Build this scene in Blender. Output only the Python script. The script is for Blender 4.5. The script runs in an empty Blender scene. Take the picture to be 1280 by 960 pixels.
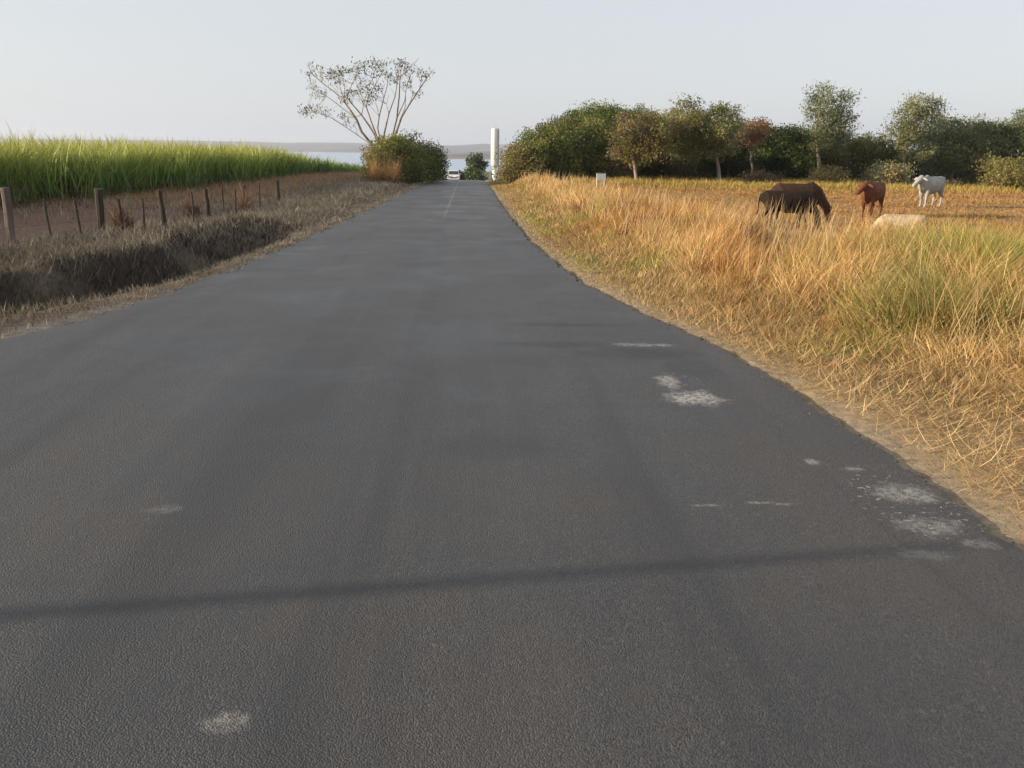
import bpy, bmesh, math, random
import numpy as np
from mathutils import Vector, Matrix, Quaternion

SC = bpy.context.scene
COL = SC.collection
R = math.radians
rng = np.random.default_rng(11)
random.seed(11)

# ------------------------------------------------------------------ camera
CAM_H, FPX = 2.3, 1000.0                  # eye height; focal length in pixels of a 1280 wide picture
ROLL, PITCH, YAW = R(0.9), math.atan(0.29), R(3.15)
FW = np.array([math.sin(YAW)*math.cos(PITCH), math.cos(YAW)*math.cos(PITCH), -math.sin(PITCH)])
RT = np.array([math.cos(YAW), -math.sin(YAW), 0.0])
UP = np.cross(RT, FW)
R2 = RT*math.cos(ROLL) + UP*math.sin(ROLL)
U2 = UP*math.cos(ROLL) - RT*math.sin(ROLL)
cd = bpy.data.cameras.new('camera')
cam = bpy.data.objects.new('camera', cd)
COL.objects.link(cam)
cam.matrix_world = Matrix(((R2[0], U2[0], -FW[0], 0), (R2[1], U2[1], -FW[1], 0), (R2[2], U2[2], -FW[2], CAM_H), (0, 0, 0, 1)))
cd.sensor_width = 36; cd.lens = FPX/1280*36
cd.clip_start = 0.1; cd.clip_end = 20000
SC.camera = cam

# ------------------------------------------------------------------ light
SUN_EL = R(11.5)
SUN_AZ = R(6.8)                           # light travels towards +X and a little +Y
ldir = Vector((math.cos(SUN_AZ)*math.cos(SUN_EL), math.sin(SUN_AZ)*math.cos(SUN_EL), -math.sin(SUN_EL)))
sd = bpy.data.lights.new('sun', 'SUN')
sd.energy = 5.0; sd.angle = R(0.4); sd.color = (1.0, 0.84, 0.62)
sun = bpy.data.objects.new('sun', sd)
COL.objects.link(sun)
sun.rotation_euler = ldir.to_track_quat('-Z', 'Y').to_euler()
sun.location = (-60, -10, 30)

wd = bpy.data.worlds.new('World')
SC.world = wd
wd.use_nodes = True
nt = wd.node_tree
nt.nodes.clear()
sky = nt.nodes.new('ShaderNodeTexSky')
sky.sky_type = 'NISHITA'; sky.sun_disc = False
sky.sun_elevation = SUN_EL; sky.sun_rotation = R(270) - SUN_AZ
sky.air_density = 1.0; sky.dust_density = 1.5; sky.ozone_density = 1.5
hs = nt.nodes.new('ShaderNodeHueSaturation'); hs.inputs['Saturation'].default_value = 0.55
bg = nt.nodes.new('ShaderNodeBackground'); bg.inputs['Strength'].default_value = 0.13
wo = nt.nodes.new('ShaderNodeOutputWorld')
nt.links.new(sky.outputs[0], hs.inputs['Color'])
veil = nt.nodes.new('ShaderNodeMix'); veil.data_type = 'RGBA'; veil.inputs[0].default_value = 0.72   # thin high haze over the clear sky
veil.inputs[7].default_value = (3.45, 3.56, 3.74, 1)
nt.links.new(hs.outputs[0], veil.inputs[6]); nt.links.new(veil.outputs[2], bg.inputs[0]); nt.links.new(bg.outputs[0], wo.inputs[0])

SC.view_settings.view_transform = 'Standard'
SC.view_settings.look = 'None'
SC.view_settings.exposure = 0.75
SC.view_settings.gamma = 1.0
SC.view_settings.use_curve_mapping = False
SC.cycles.use_denoising = True
SC.cycles.denoising_prefilter = 'ACCURATE'
SC.cycles.max_bounces = 6
SC.cycles.transparent_max_bounces = 4
SC.cycles.volume_bounces = 0

# ------------------------------------------------------------------ helpers
def ray(px, py): return FW + R2*(px-640)/FPX - U2*(py-480)/FPX
def at(px, py, Y):
    d = ray(px, py); return d*(Y/d[1]) + np.array([0, 0, CAM_H])

def sstep(a, b, x):
    t = np.clip((np.asarray(x, float)-a)/(b-a), 0, 1); return t*t*(3-2*t)

def _h(ix, iy, seed):
    n = (ix.astype(np.int64)*374761393 + iy.astype(np.int64)*668265263 + seed*144665) & 0xffffffff
    n = ((n ^ (n >> 13))*1274126177) & 0xffffffff
    return ((n ^ (n >> 16)) & 0xffff)/65535.0
def noise(x, y, s=1.0, seed=0, octv=3):
    x = np.asarray(x, float)*s; y = np.asarray(y, float)*s
    r = 0; a = 1; t = 0
    for k in range(octv):
        ix = np.floor(x); iy = np.floor(y); fx = x-ix; fy = y-iy
        fx = fx*fx*(3-2*fx); fy = fy*fy*(3-2*fy)
        v = (_h(ix, iy, seed+k)*(1-fx)*(1-fy) + _h(ix+1, iy, seed+k)*fx*(1-fy)
             + _h(ix, iy+1, seed+k)*(1-fx)*fy + _h(ix+1, iy+1, seed+k)*fx*fy)
        r = r+a*v; t += a; a *= .5; x = x*2+17.3; y = y*2+5.1
    return r/t

def mesh_obj(name, V, F, mat, parent=None, cols=None, smooth=False):
    """V (n,3); F array (m,4) or (m,3) or list of index lists"""
    me = bpy.data.meshes.new(name)
    V = np.asarray(V, np.float32)
    if isinstance(F, np.ndarray):
        k = F.shape[1]
        me.vertices.add(len(V)); me.vertices.foreach_set('co', V.ravel())
        me.loops.add(F.size); me.loops.foreach_set('vertex_index', F.ravel().astype(np.int32))
        me.polygons.add(len(F)); me.polygons.foreach_set('loop_start', np.arange(0, F.size, k, dtype=np.int32))
        me.update(calc_edges=True)
    else:
        me.from_pydata(V.tolist(), [], F); me.update()
    if cols is not None:
        c = np.ones((len(V), 4), np.float32); c[:, :3] = cols
        a = me.color_attributes.new('Col', 'FLOAT_COLOR', 'POINT'); a.data.foreach_set('color', c.ravel())
    if smooth: me.polygons.foreach_set('use_smooth', np.ones(len(me.polygons), bool))
    if mat: me.materials.append(mat)
    o = bpy.data.objects.new(name, me); COL.objects.link(o)
    if parent: o.parent = parent
    return o

def tag(o, label=None, cat=None, group=None, kind=None):
    if label: o['label'] = label
    if cat: o['category'] = cat
    if group: o['group'] = group
    if kind: o['kind'] = kind
    return o
def empty(name, loc, rz=0):
    o = bpy.data.objects.new(name, None); COL.objects.link(o)
    o.location = loc; o.rotation_euler = (0, 0, rz); o.empty_display_size = .3
    return o

class MB:
    """collects tubes, boxes, lathes as one mesh"""
    def __init__(s): s.V = []; s.F = []
    def tube(s, pts, rad, n=8, cap=True):
        pts = [np.array(p, float) for p in pts]
        b = len(s.V); m = len(pts); ref = np.array([.31, .87, .2])
        for i, p in enumerate(pts):
            t = pts[min(i+1, m-1)]-pts[max(i-1, 0)]; t = t/(np.linalg.norm(t)+1e-9)
            u = np.cross(t, ref); u /= np.linalg.norm(u)+1e-9; w = np.cross(t, u)
            for k in range(n):
                a = 2*math.pi*k/n; s.V.append(p+(u*math.cos(a)+w*math.sin(a))*rad[i])
        for i in range(m-1):
            for k in range(n):
                k2 = (k+1) % n
                s.F.append([b+i*n+k, b+i*n+k2, b+(i+1)*n+k2, b+(i+1)*n+k])
        if cap:
            s.F.append([b+k for k in range(n)]); s.F.append([b+(m-1)*n+k for k in range(n)][::-1])
        return s
    def box(s, c, d, rot=None):
        b = len(s.V)
        for x in (-.5, .5):
            for y in (-.5, .5):
                for z in (-.5, .5):
                    p = np.array([x*d[0], y*d[1], z*d[2]])
                    if rot is not None: p = np.array(Matrix.Rotation(rot, 3, 'Z') @ Vector(p))
                    s.V.append(p+np.array(c))
        for f in ([0, 1, 3, 2], [4, 6, 7, 5], [0, 4, 5, 1], [2, 3, 7, 6], [0, 2, 6, 4], [1, 5, 7, 3]): s.F.append([b+i for i in f])
        return s
    def lathe(s, prof, n=24):
        b = len(s.V)
        for r, z in prof:
            for k in range(n):
                a = 2*math.pi*k/n; s.V.append(np.array([r*math.cos(a), r*math.sin(a), z]))
        for i in range(len(prof)-1):
            for k in range(n):
                k2 = (k+1) % n; s.F.append([b+i*n+k, b+i*n+k2, b+(i+1)*n+k2, b+(i+1)*n+k])
        s.F.append([b+k for k in range(n)][::-1]); s.F.append([b+(len(prof)-1)*n+k for k in range(n)])
        return s
    def build(s, name, mat, parent=None, smooth=False): return mesh_obj(name, np.array(s.V), s.F, mat, parent, smooth=smooth)

# ------------------------------------------------------------------ materials
def mat_new(name):
    m = bpy.data.materials.new(name); m.use_nodes = True
    n = m.node_tree; n.nodes.clear()
    out = n.nodes.new('ShaderNodeOutputMaterial'); p = n.nodes.new('ShaderNodeBsdfPrincipled')
    n.links.new(p.outputs[0], out.inputs[0])
    return m, n, p, out
def N(n, t, **kw):
    x = n.nodes.new(t)
    for k, v in kw.items(): setattr(x, k, v)
    return x
def noise_node(n, co, scale, detail=3, rough=.55, dist=0):
    x = N(n, 'ShaderNodeTexNoise'); x.inputs['Scale'].default_value = scale; x.inputs['Detail'].default_value = detail
    x.inputs['Roughness'].default_value = rough; x.inputs['Distortion'].default_value = dist
    n.links.new(co, x.inputs['Vector']); return x.outputs[0]
def mrange(n, v, a, b, c, d, smooth=False):
    x = N(n, 'ShaderNodeMapRange'); x.interpolation_type = 'SMOOTHSTEP' if smooth else 'LINEAR'
    n.links.new(v, x.inputs[0])
    for i, q in zip((1, 2, 3, 4), (a, b, c, d)): x.inputs[i].default_value = q
    return x.outputs[0]
def mixc(n, f, a, b, mode='MIX'):
    x = N(n, 'ShaderNodeMix', data_type='RGBA', blend_type=mode)
    for sock, v in ((x.inputs[0], f), (x.inputs[6], a), (x.inputs[7], b)):
        if hasattr(v, 'links') or isinstance(v, bpy.types.NodeSocket): n.links.new(v, sock)
        elif isinstance(v, (int, float)): sock.default_value = v
        else: sock.default_value = (*v, 1)
    return x.outputs[2]
def mathn(n, op, a, b=None):
    x = N(n, 'ShaderNodeMath', operation=op)
    for s_, v in zip(x.inputs, (a, b)):
        if v is None: continue
        if isinstance(v, (int, float)): s_.default_value = v
        else: n.links.new(v, s_)
    return x.outputs[0]

def mat_leaf(name, transl=.35, rough=.6, spec=.3):
    m, n, p, out = mat_new(name)
    at_ = N(n, 'ShaderNodeAttribute', attribute_name='Col')
    n.links.new(at_.outputs['Color'], p.inputs['Base Color'])
    p.inputs['Roughness'].default_value = rough
    p.inputs['Specular IOR Level'].default_value = spec
    tr = N(n, 'ShaderNodeBsdfTranslucent'); n.links.new(at_.outputs['Color'], tr.inputs[0])
    mx = N(n, 'ShaderNodeMixShader'); mx.inputs[0].default_value = transl
    n.links.new(p.outputs[0], mx.inputs[1]); n.links.new(tr.outputs[0], mx.inputs[2]); n.links.new(mx.outputs[0], out.inputs[0])
    return m
def mat_simple(name, col, rough=.7, var=.25, scale=8, bump=.2, metal=0, spec=.4, stretch=None, col2=None):
    m, n, p, out = mat_new(name)
    tc = N(n, 'ShaderNodeTexCoord'); co = tc.outputs['Object']
    if stretch:
        mp = N(n, 'ShaderNodeMapping'); mp.inputs['Scale'].default_value = stretch
        n.links.new(co, mp.inputs[0]); co = mp.outputs[0]
    v = noise_node(n, co, scale, 5)
    f = mrange(n, v, .3, .7, 0, 1)
    a = tuple(c*(1-var) for c in col); b = col2 or tuple(min(1, c*(1+var)) for c in col)
    n.links.new(mixc(n, f, a, b), p.inputs['Base Color'])
    p.inputs['Roughness'].default_value = rough; p.inputs['Metallic'].default_value = metal
    p.inputs['Specular IOR Level'].default_value = spec
    if bump:
        bp = N(n, 'ShaderNodeBump'); bp.inputs['Strength'].default_value = bump; bp.inputs['Distance'].default_value = .02
        n.links.new(v, bp.inputs['Height']); n.links.new(bp.outputs[0], p.inputs['Normal'])
    return m

M_GRASS = mat_leaf('dry_grass_blades', .35, .55)
M_CANE = mat_leaf('cane_leaves', .4, .45)
M_LEAF = mat_leaf('tree_leaves', .42, .5)
M_BARK = mat_simple('bark', (.20, .15, .11), .9, .35, 6, .5, stretch=(1, 1, .25))
M_BARKP = mat_simple('pale_bark', (.24, .19, .145), .85, .3, 5, .4, stretch=(1, 1, .3))
M_BARKB = mat_simple('grey_brown_bark', (.27, .215, .165), .85, .35, 5, .4, stretch=(1, 1, .3))
M_WOOD = mat_simple('weathered_wood', (.045, .034, .027), .9, .45, 14, .6, stretch=(1, 1, .12))
M_WOODP = mat_simple('pale_weathered_wood', (.34, .29, .24), .9, .4, 14, .6, stretch=(1, 1, .12))
M_WOOD2 = mat_simple('grey_weathered_wood', (.13, .105, .085), .9, .4, 14, .6, stretch=(1, 1, .12))
M_WIRE = mat_simple('rusty_wire', (.12, .09, .07), .6, .3, 30, 0, .6)
M_WHITE = mat_simple('white_paint', (.78, .77, .74), .45, .05, 3, .03)
M_TANK = mat_simple('tower_paint', (.76, .74, .70), .5, .16, 1.2, .03, stretch=(1, 1, .15))
M_METAL = mat_simple('grey_metal', (.35, .35, .36), .5, .15, 5, .05, .7)
M_DARK = mat_simple('dark_rubber', (.02, .02, .02), .8, .2, 10, .1)
M_GLASS = mat_simple('car_glass', (.02, .025, .03), .08, .1, 2, 0, 0, .6)
M_WALL = mat_simple('pale_plaster', (.40, .39, .38), .85, .1, 1.5, .1)

# ------------------------------------------------------------------ terrain profile
_ys = np.arange(-200, 8000, 1.0)
_s = np.where(_ys < 50, 0, np.where(_ys < 115, -(_ys-50)/65*.056, -.056))
_z = np.cumsum(_s)
_z = np.where(_z < -9, -9-2.6*(1-np.exp((_z+9)/2.6)), _z)
def base_z(y): return np.interp(y, _ys, _z)

XR_Y = np.array([-20, 2, 4, 6, 8.24, 10, 11.7, 14.5, 17.8, 22, 34, 61, 140, 400])
XR_X = np.array([3.5, 3.45, 3.4, 3.38, 3.24, 3.03, 2.6, 2.09, 1.83, 1.6, 1.42, 1.34, 1.3, 1.3])
XL_Y = np.array([-20, 4, 7, 9.84, 11, 13, 16.2, 21.5, 27, 40, 56, 140, 400])
XL_X = np.array([-12.5, -9.2, -6.9, -5.75, -5.33, -4.95, -4.57, -4.34, -4.16, -3.73, -3.42, -3.3, -3.3])
def xr(y): return np.interp(y, XR_Y, XR_X)
def xl(y): return np.interp(y, XL_Y, XL_X)
CANE_Y = np.array([-40, 10, 33, 37, 49, 63, 92, 130]); CANE_X = np.array([-26, -20.5, -18.5, -17.2, -15.6, -14.3, -12.9, -12])
def xc(y): return np.interp(y, CANE_Y, CANE_X)

def ground(x, y):
    x = np.asarray(x, float); y = np.asarray(y, float)
    z = base_z(y - 38*sstep(4, 22, x)*sstep(200, 60, y))
    dr = x-xr(y); dl = xl(y)-x
    onroad = (dr < .03) & (dl < .03)
    near = sstep(150, 70, y)
    # right side: shallow berm under the tall grass
    b = .05*sstep(.1, .6, dr) + .22*sstep(1.0, 3.0, dr)*(1-.6*sstep(7, 12, dr)) + .06*(noise(x, y, .7, 3)-.5)*sstep(.4, 1.5, dr)
    b = b + .35*sstep(6, 10, x)*sstep(11, 5, y)
    z = z + np.where(dr > 0, b*near - .035, 0)
    # left side: verge, ditch with a steep bank, then the fence line and the track
    fade = sstep(27, 19, y)
    w = dl + .35*(noise(x, y, .5, 9)-.5) - .75*sstep(15.5, 11, y)
    ditch = -.46*sstep(.45, 1.3, w) + .66*sstep(1.6, 2.7, w)*(1-.1*sstep(5, 8, w)) - .12*sstep(5.3, 6.5, w)
    flat = .12*sstep(.6, 3, w)
    ditch = ditch*(.72+.55*(noise(x, y, .42, 12, 2))) + .50*(noise(x, y, 1.3, 11, 3)-.5)*sstep(1.0, 1.8, w)*sstep(4.6, 3.2, w)
    lft = ditch*fade + flat*(1-fade) + .12*(noise(x, y, 1.3, 5)-.5)*sstep(.4, 1.5, dl)
    z = z + np.where(dl > 0, lft*near - .035, 0)
    z = np.where(onroad, z-.07, z)
    # lake bed and far shore
    shore = 4300 - 2750*sstep(-260, -40, x - .0*y)
    lake = sstep(600, 640, y)*sstep(shore+60, shore-60, y)
    z = z - 3.5*lake
    far = sstep(shore-20, shore+500, y)
    hill = far*3.0 + sstep(4300, 5600, y)*(46 + 30*(noise(x, y*.2, .0009, 21)-.5) + 16*(noise(x, y*.3, .006, 4)-.5)) \
        + sstep(1600, 2300, y)*sstep(-120, 100, x)*(9+10*(noise(x, y, .003, 31)-.3))
    return z + hill

def graded(lo, hi, step, end_lo, end_hi, g=1.16):
    a = list(np.arange(lo, hi+1e-6, step)); s = step
    while a[-1] < end_hi: s *= g; a.append(a[-1]+s)
    s = step
    while a[0] > end_lo: s *= g; a.insert(0, a[0]-s)
    return np.array(a)
gx = graded(-14, 16, .16, -7000, 7000, 1.13); gy = graded(1.5, 45, .25, -60, 8500, 1.055)
GX, GY = np.meshgrid(gx, gy)
GZ = ground(GX, GY)

def lerp3(a, b, t): return np.asarray(a)*(1-t)[..., None]+np.asarray(b)*t[..., None]
def ground_col(x, y):
    n1 = noise(x, y, .35, 40); n2 = noise(x, y, 1.7, 41); n3 = noise(x, y, .08, 42)
    c = lerp3((.24, .17, .095), (.33, .235, .125), n1)                        # stubble and dry soil of the field
    dr = x-xr(y); dl = xl(y)-x
    strip = sstep(.55, .05, dr+.5*(n2-.5))*(dr > 0)
    c = lerp3(c, (.27, .22, .16), strip*.85)
    c = np.where((dl > 0)[..., None], lerp3((.10, .075, .055), (.17, .13, .095), n2), c)
    grav = sstep(.25+.75*sstep(15, 9, y), .05, dl + .7*(n2-.5))*(dl > 0)
    c = lerp3(c, (.20, .18, .155), grav)
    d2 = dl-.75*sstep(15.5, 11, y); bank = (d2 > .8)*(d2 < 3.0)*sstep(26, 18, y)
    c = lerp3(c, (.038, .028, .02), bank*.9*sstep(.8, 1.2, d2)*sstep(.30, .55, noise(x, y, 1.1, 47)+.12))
    track = sstep(-4.2, -4.9, x-(-4.0+(xl(y)+.0)*0 - 2.2))*(dl > 4.9)*sstep(xc(y).min()-9, 0, y*0-1)
    c = lerp3(c, lerp3((.15, .09, .066), (.20, .125, .092), n1), sstep(4.9, 5.6, dl)*sstep(60, 40, y)*(dl > 0))
    cane = (x < xc(y)+1.2)*(y < 140)
    c = lerp3(c, (.15, .11, .07), cane*1.0)
    low = sstep(95, 150, y)
    c = lerp3(c, lerp3((.07, .085, .04), (.14, .13, .07), n3), low)
    fr = sstep(1200, 1400, y)
    n4 = noise(x, y, .004, 50); n5 = noise(x, y*.35, .0022, 52)
    c = lerp3(c, lerp3((.10, .09, .075), (.24, .19, .15), sstep(.35, .65, n4*.5+n5*.5)), fr)
    return c
gc = ground_col(GX, GY)
ny, nx = GX.shape
idx = np.arange(nx*ny).reshape(ny, nx)
GF = np.stack([idx[:-1, :-1], idx[:-1, 1:], idx[1:, 1:], idx[1:, :-1]], -1).reshape(-1, 4)

m, n, p, out = mat_new('dry_earth')
tc = N(n, 'ShaderNodeTexCoord'); co = tc.outputs['Object']
a_ = N(n, 'ShaderNodeAttribute', attribute_name='Col')
v1 = noise_node(n, co, 9, 8, .65); v2 = noise_node(n, co, 70, 3)
f1 = mrange(n, v1, .3, .7, .62, 1.3); f2 = mrange(n, v2, .3, .7, .8, 1.2)
mul = mathn(n, 'MULTIPLY', f1, f2)
cc = N(n, 'ShaderNodeVectorMath', operation='SCALE'); n.links.new(a_.outputs['Color'], cc.inputs[0]); n.links.new(mul, cc.inputs['Scale'])
n.links.new(cc.outputs[0], p.inputs['Base Color']); p.inputs['Roughness'].default_value = .95; p.inputs['Specular IOR Level'].default_value = .15
bp = N(n, 'ShaderNodeBump'); bp.inputs['Strength'].default_value = .7; bp.inputs['Distance'].default_value = .03
n.links.new(v1, bp.inputs['Height']); n.links.new(bp.outputs[0], p.inputs['Normal'])
M_EARTH = m
g = mesh_obj('ground', np.stack([GX, GY, GZ], -1).reshape(-1, 3), GF, M_EARTH, cols=gc.reshape(-1, 3), smooth=True)
tag(g, kind='structure')

# lake
m, n, p, out = mat_new('lake_water')
tc = N(n, 'ShaderNodeTexCoord')
w1 = noise_node(n, tc.outputs['Object'], .12, 4)
p.inputs['Base Color'].default_value = (.16, .31, .46, 1); p.inputs['Roughness'].default_value = .14; p.inputs['IOR'].default_value = 1.33
bp = N(n, 'ShaderNodeBump'); bp.inputs['Strength'].default_value = .15; bp.inputs['Distance'].default_value = .4
n.links.new(w1, bp.inputs['Height']); n.links.new(bp.outputs[0], p.inputs['Normal'])
lx = np.linspace(-7000, 7000, 41); ly = np.linspace(560, 4700, 41)
LX, LY = np.meshgrid(lx, ly); li = np.arange(41*41).reshape(41, 41)
LF = np.stack([li[:-1, :-1], li[:-1, 1:], li[1:, 1:], li[1:, :-1]], -1).reshape(-1, 4)
tag(mesh_obj('lake', np.stack([LX, LY, LX*0-12.2], -1).reshape(-1, 3), LF, m), kind='structure')

# ------------------------------------------------------------------ road
def asphalt():
    m, n, p, out = mat_new('worn_asphalt')
    tc = N(n, 'ShaderNodeTexCoord'); co = tc.outputs['Object']
    g1 = noise_node(n, co, 62, 3, .7); g2 = noise_node(n, co, 30, 3, .6)
    vo = N(n, 'ShaderNodeTexVoronoi'); vo.inputs['Scale'].default_value = 60; n.links.new(co, vo.inputs['Vector'])
    mp = N(n, 'ShaderNodeMapping'); mp.inputs['Scale'].default_value = (1.1, .16, 1); n.links.new(co, mp.inputs[0])
    big = noise_node(n, mp.outputs[0], .9, 5, .6, .6); big2 = noise_node(n, co, .55, 5, .6, .4); mid = noise_node(n, co, 3.2, 5, .65)
    c = mixc(n, mrange(n, g1, .42, .60, 0, 1), (.010, .012, .016), (.046, .055, .070))
    v4 = N(n, 'ShaderNodeTexVoronoi'); v4.inputs['Scale'].default_value = 112; n.links.new(co, v4.inputs['Vector'])
    s4 = N(n, 'ShaderNodeSeparateColor'); n.links.new(v4.outputs['Color'], s4.inputs[0])
    c = mixc(n, mrange(n, s4.outputs[0], .1, .9, .0, .8), mixc(n, .65, c, (.006, .007, .009)), mixc(n, .5, c, (.11, .11, .112)))
    mp2 = N(n, 'ShaderNodeMapping'); mp2.inputs['Scale'].default_value = (1.3, .035, 1); n.links.new(co, mp2.inputs[0])
    streak = noise_node(n, mp2.outputs[0], 1.0, 4, .6, .3)
    c = mixc(n, mrange(n, noise_node(n, co, 150, 2, .6), .50, .62, 0, .5), c, (.125, .118, .112))
    stone = mrange(n, vo.outputs['Color'], .80, .95, 0, .5)
    c = mixc(n, stone, c, (.17, .155, .14))
    c = mixc(n, mrange(n, big, .35, .65, 0, .5, True), c, (.026, .030, .038))
    c = mixc(n, mrange(n, big2, .42, .70, 0, .26, True), c, (.095, .070, .052))   # brown dust lying on the tar
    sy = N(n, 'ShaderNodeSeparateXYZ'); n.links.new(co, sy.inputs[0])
    sun_tint = mathn(n, 'MULTIPLY', mrange(n, sy.outputs[1], 7.5, 2.6, 0, .55, True), mrange(n, big2, .32, .6, .35, 1, True))
    c = mixc(n, mathn(n, 'MULTIPLY', sun_tint, mrange(n, g1, .42, .6, .3, 1)), c, (.088, .070, .056))   # warm low sunlight on the near tar, painted in as a brown tint
    c = mixc(n, mrange(n, streak, .5, .66, 0, .42, True), c, (.022, .024, .028))
    c = mixc(n, mrange(n, streak, .46, .30, 0, .24, True), c, (.085, .08, .075))
    c = mixc(n, mrange(n, mid, .58, .75, 0, .3, True), c, (.035, .036, .038))
    sx = N(n, 'ShaderNodeSeparateXYZ'); n.links.new(co, sx.inputs[0])
    wob = noise_node(n, co, 7, 5, .7); wob2 = noise_node(n, co, 1.6, 4, .6)
    def stain(c, x, y, rx, ry, col, amt, rag=.9, wb=None, soft=.35, speck=False):
        dx = mathn(n, 'DIVIDE', mathn(n, 'SUBTRACT', sx.outputs[0], x), rx)
        dy = mathn(n, 'DIVIDE', mathn(n, 'SUBTRACT', sx.outputs[1], y), ry)
        d = mathn(n, 'SQRT', mathn(n, 'ADD', mathn(n, 'MULTIPLY', dx, dx), mathn(n, 'MULTIPLY', dy, dy)))
        d = mathn(n, 'ADD', d, mathn(n, 'MULTIPLY', mathn(n, 'SUBTRACT', wb or wob, .5), rag*2))
        k = mrange(n, d, 1-soft, 1+soft, amt, 0, True)
        if speck: k = mathn(n, 'MULTIPLY', k, mrange(n, sp, .42, .54, .12, 1))
        return mixc(n, k, c, col)
    CH = (.40, .38, .345); sp = noise_node(n, co, 22, 6, .78)
    # dark tar seams of an old repair
    for x, y, rx, ry, a in ((1.15, 9.7, .75, .16, .8), (2.0, 9.25, .75, .28, .95), (2.5, 8.6, .3, .35, .75), (1.5, 10.9, .9, .12, .7), (1.1, 8.9, .9, .3, .3), (.2, 6.1, .5, .3, .35)):
        c = stain(c, x, y, rx, ry, (.022, .024, .03), a, .8)
    for x, y, rx, ry, a in ((2.22, 7.45, .19, .16, .95), (2.1, 8.05, .08, .16, .75), (2.12, 9.72, .22, .06, .45), (2.45, 9.7, .07, .05, .4),
                            (3.12, 5.15, .15, .12, .55), (3.0, 4.62, .14, .10, .42), (3.2, 4.38, .08, .05, .42), (2.0, 5.0, .07, .015, .5), (2.18, 4.97, .06, .015, .45), (1.64, 4.96, .09, .012, .4),
                            (-1.02, 2.86, .07, .045, .4), (3.3, 3.85, .08, .08, .45), (-2.0, 4.95, .08, .05, .25), (2.75, 4.25, .1, .05, .22), (2.7, 5.75, .04, .04, .5), (2.95, 5.6, .05, .03, .5)):
        c = stain(c, x, y, rx*1.25, ry*1.25, CH, a, 1.5, soft=.55, speck=True)
    chip = noise_node(n, co, 26, 3, .6)
    for x, y, rx, ry in ((3.05, 5.0, .42, .75), (2.25, 7.9, .3, .6), (2.2, 9.7, .6, .1)):
        dx = mathn(n, 'DIVIDE', mathn(n, 'SUBTRACT', sx.outputs[0], x), rx); dy = mathn(n, 'DIVIDE', mathn(n, 'SUBTRACT', sx.outputs[1], y), ry)
        d = mathn(n, 'ADD', mathn(n, 'MULTIPLY', dx, dx), mathn(n, 'MULTIPLY', dy, dy))
        c = mixc(n, mathn(n, 'MULTIPLY', mrange(n, d, .2, 1.2, .75, 0, True), mrange(n, chip, .61, .68, 0, 1)), c, CH)   # chips of the same chalky soil
    # worn centre line, only a trace of it left in the distance
    dx = mathn(n, 'ABSOLUTE', mathn(n, 'ADD', sx.outputs[0], .92))
    ln = mathn(n, 'MULTIPLY', mrange(n, dx, .03, .06, 1, 0), mrange(n, sx.outputs[1], 27, 32, 0, .26))
    c = mixc(n, mathn(n, 'MULTIPLY', ln, mrange(n, wob2, .4, .6, .1, 1)), c, (.45, .44, .4))
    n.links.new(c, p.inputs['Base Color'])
    n.links.new(mrange(n, big2, .3, .7, .40, .62), p.inputs['Roughness'])
    p.inputs['Specular IOR Level'].default_value = .5
    v3 = N(n, 'ShaderNodeTexVoronoi'); v3.inputs['Scale'].default_value = 112; n.links.new(co, v3.inputs['Vector'])
    hgt = mathn(n, 'ADD', mathn(n, 'MULTIPLY', v3.outputs['Distance'], -.9), mathn(n, 'MULTIPLY', g2, .6))
    bp = N(n, 'ShaderNodeBump'); bp.inputs['Strength'].default_value = .75; bp.inputs['Distance'].default_value = .0095
    n.links.new(hgt, bp.inputs['Height']); n.links.new(bp.outputs[0], p.inputs['Normal'])
    return m
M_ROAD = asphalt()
ry_ = np.concatenate([np.arange(-12, 45, .06), np.arange(45, 260, 1.0)])
na = 28; rows = []
for y in ry_:
    e1 = float(xl(y)+.16*(noise(np.array([0.]), np.array([y]), 1.3, 61)[0]-.5)+.16*(noise(np.array([3.]), np.array([y]), 5, 63)[0]-.5)); e2 = float(xr(y)+.10*(noise(np.array([7.]), np.array([y]), 1.9, 62)[0]-.5)+.13*(noise(np.array([5.]), np.array([y]), 6, 64)[0]-.5))
    zz = float(base_z(y)); xs = np.linspace(e1, e2, na)
    r_ = [(e1-.03, y, zz-.14)]+[(x, y, zz-.012*abs((x-(e1+e2)/2)/(e2-e1)*2)**2) for x in xs]+[(e2+.03, y, zz-.14)]
    rows.append(r_)
RV = np.array(rows).reshape(-1, 3); ri = np.arange(len(RV)).reshape(len(ry_), na+2)
RF = np.stack([ri[:-1, :-1], ri[:-1, 1:], ri[1:, 1:], ri[1:, :-1]], -1).reshape(-1, 4)
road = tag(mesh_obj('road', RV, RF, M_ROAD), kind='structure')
road.data.polygons.foreach_set('use_smooth', np.zeros(len(road.data.polygons), bool))

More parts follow.
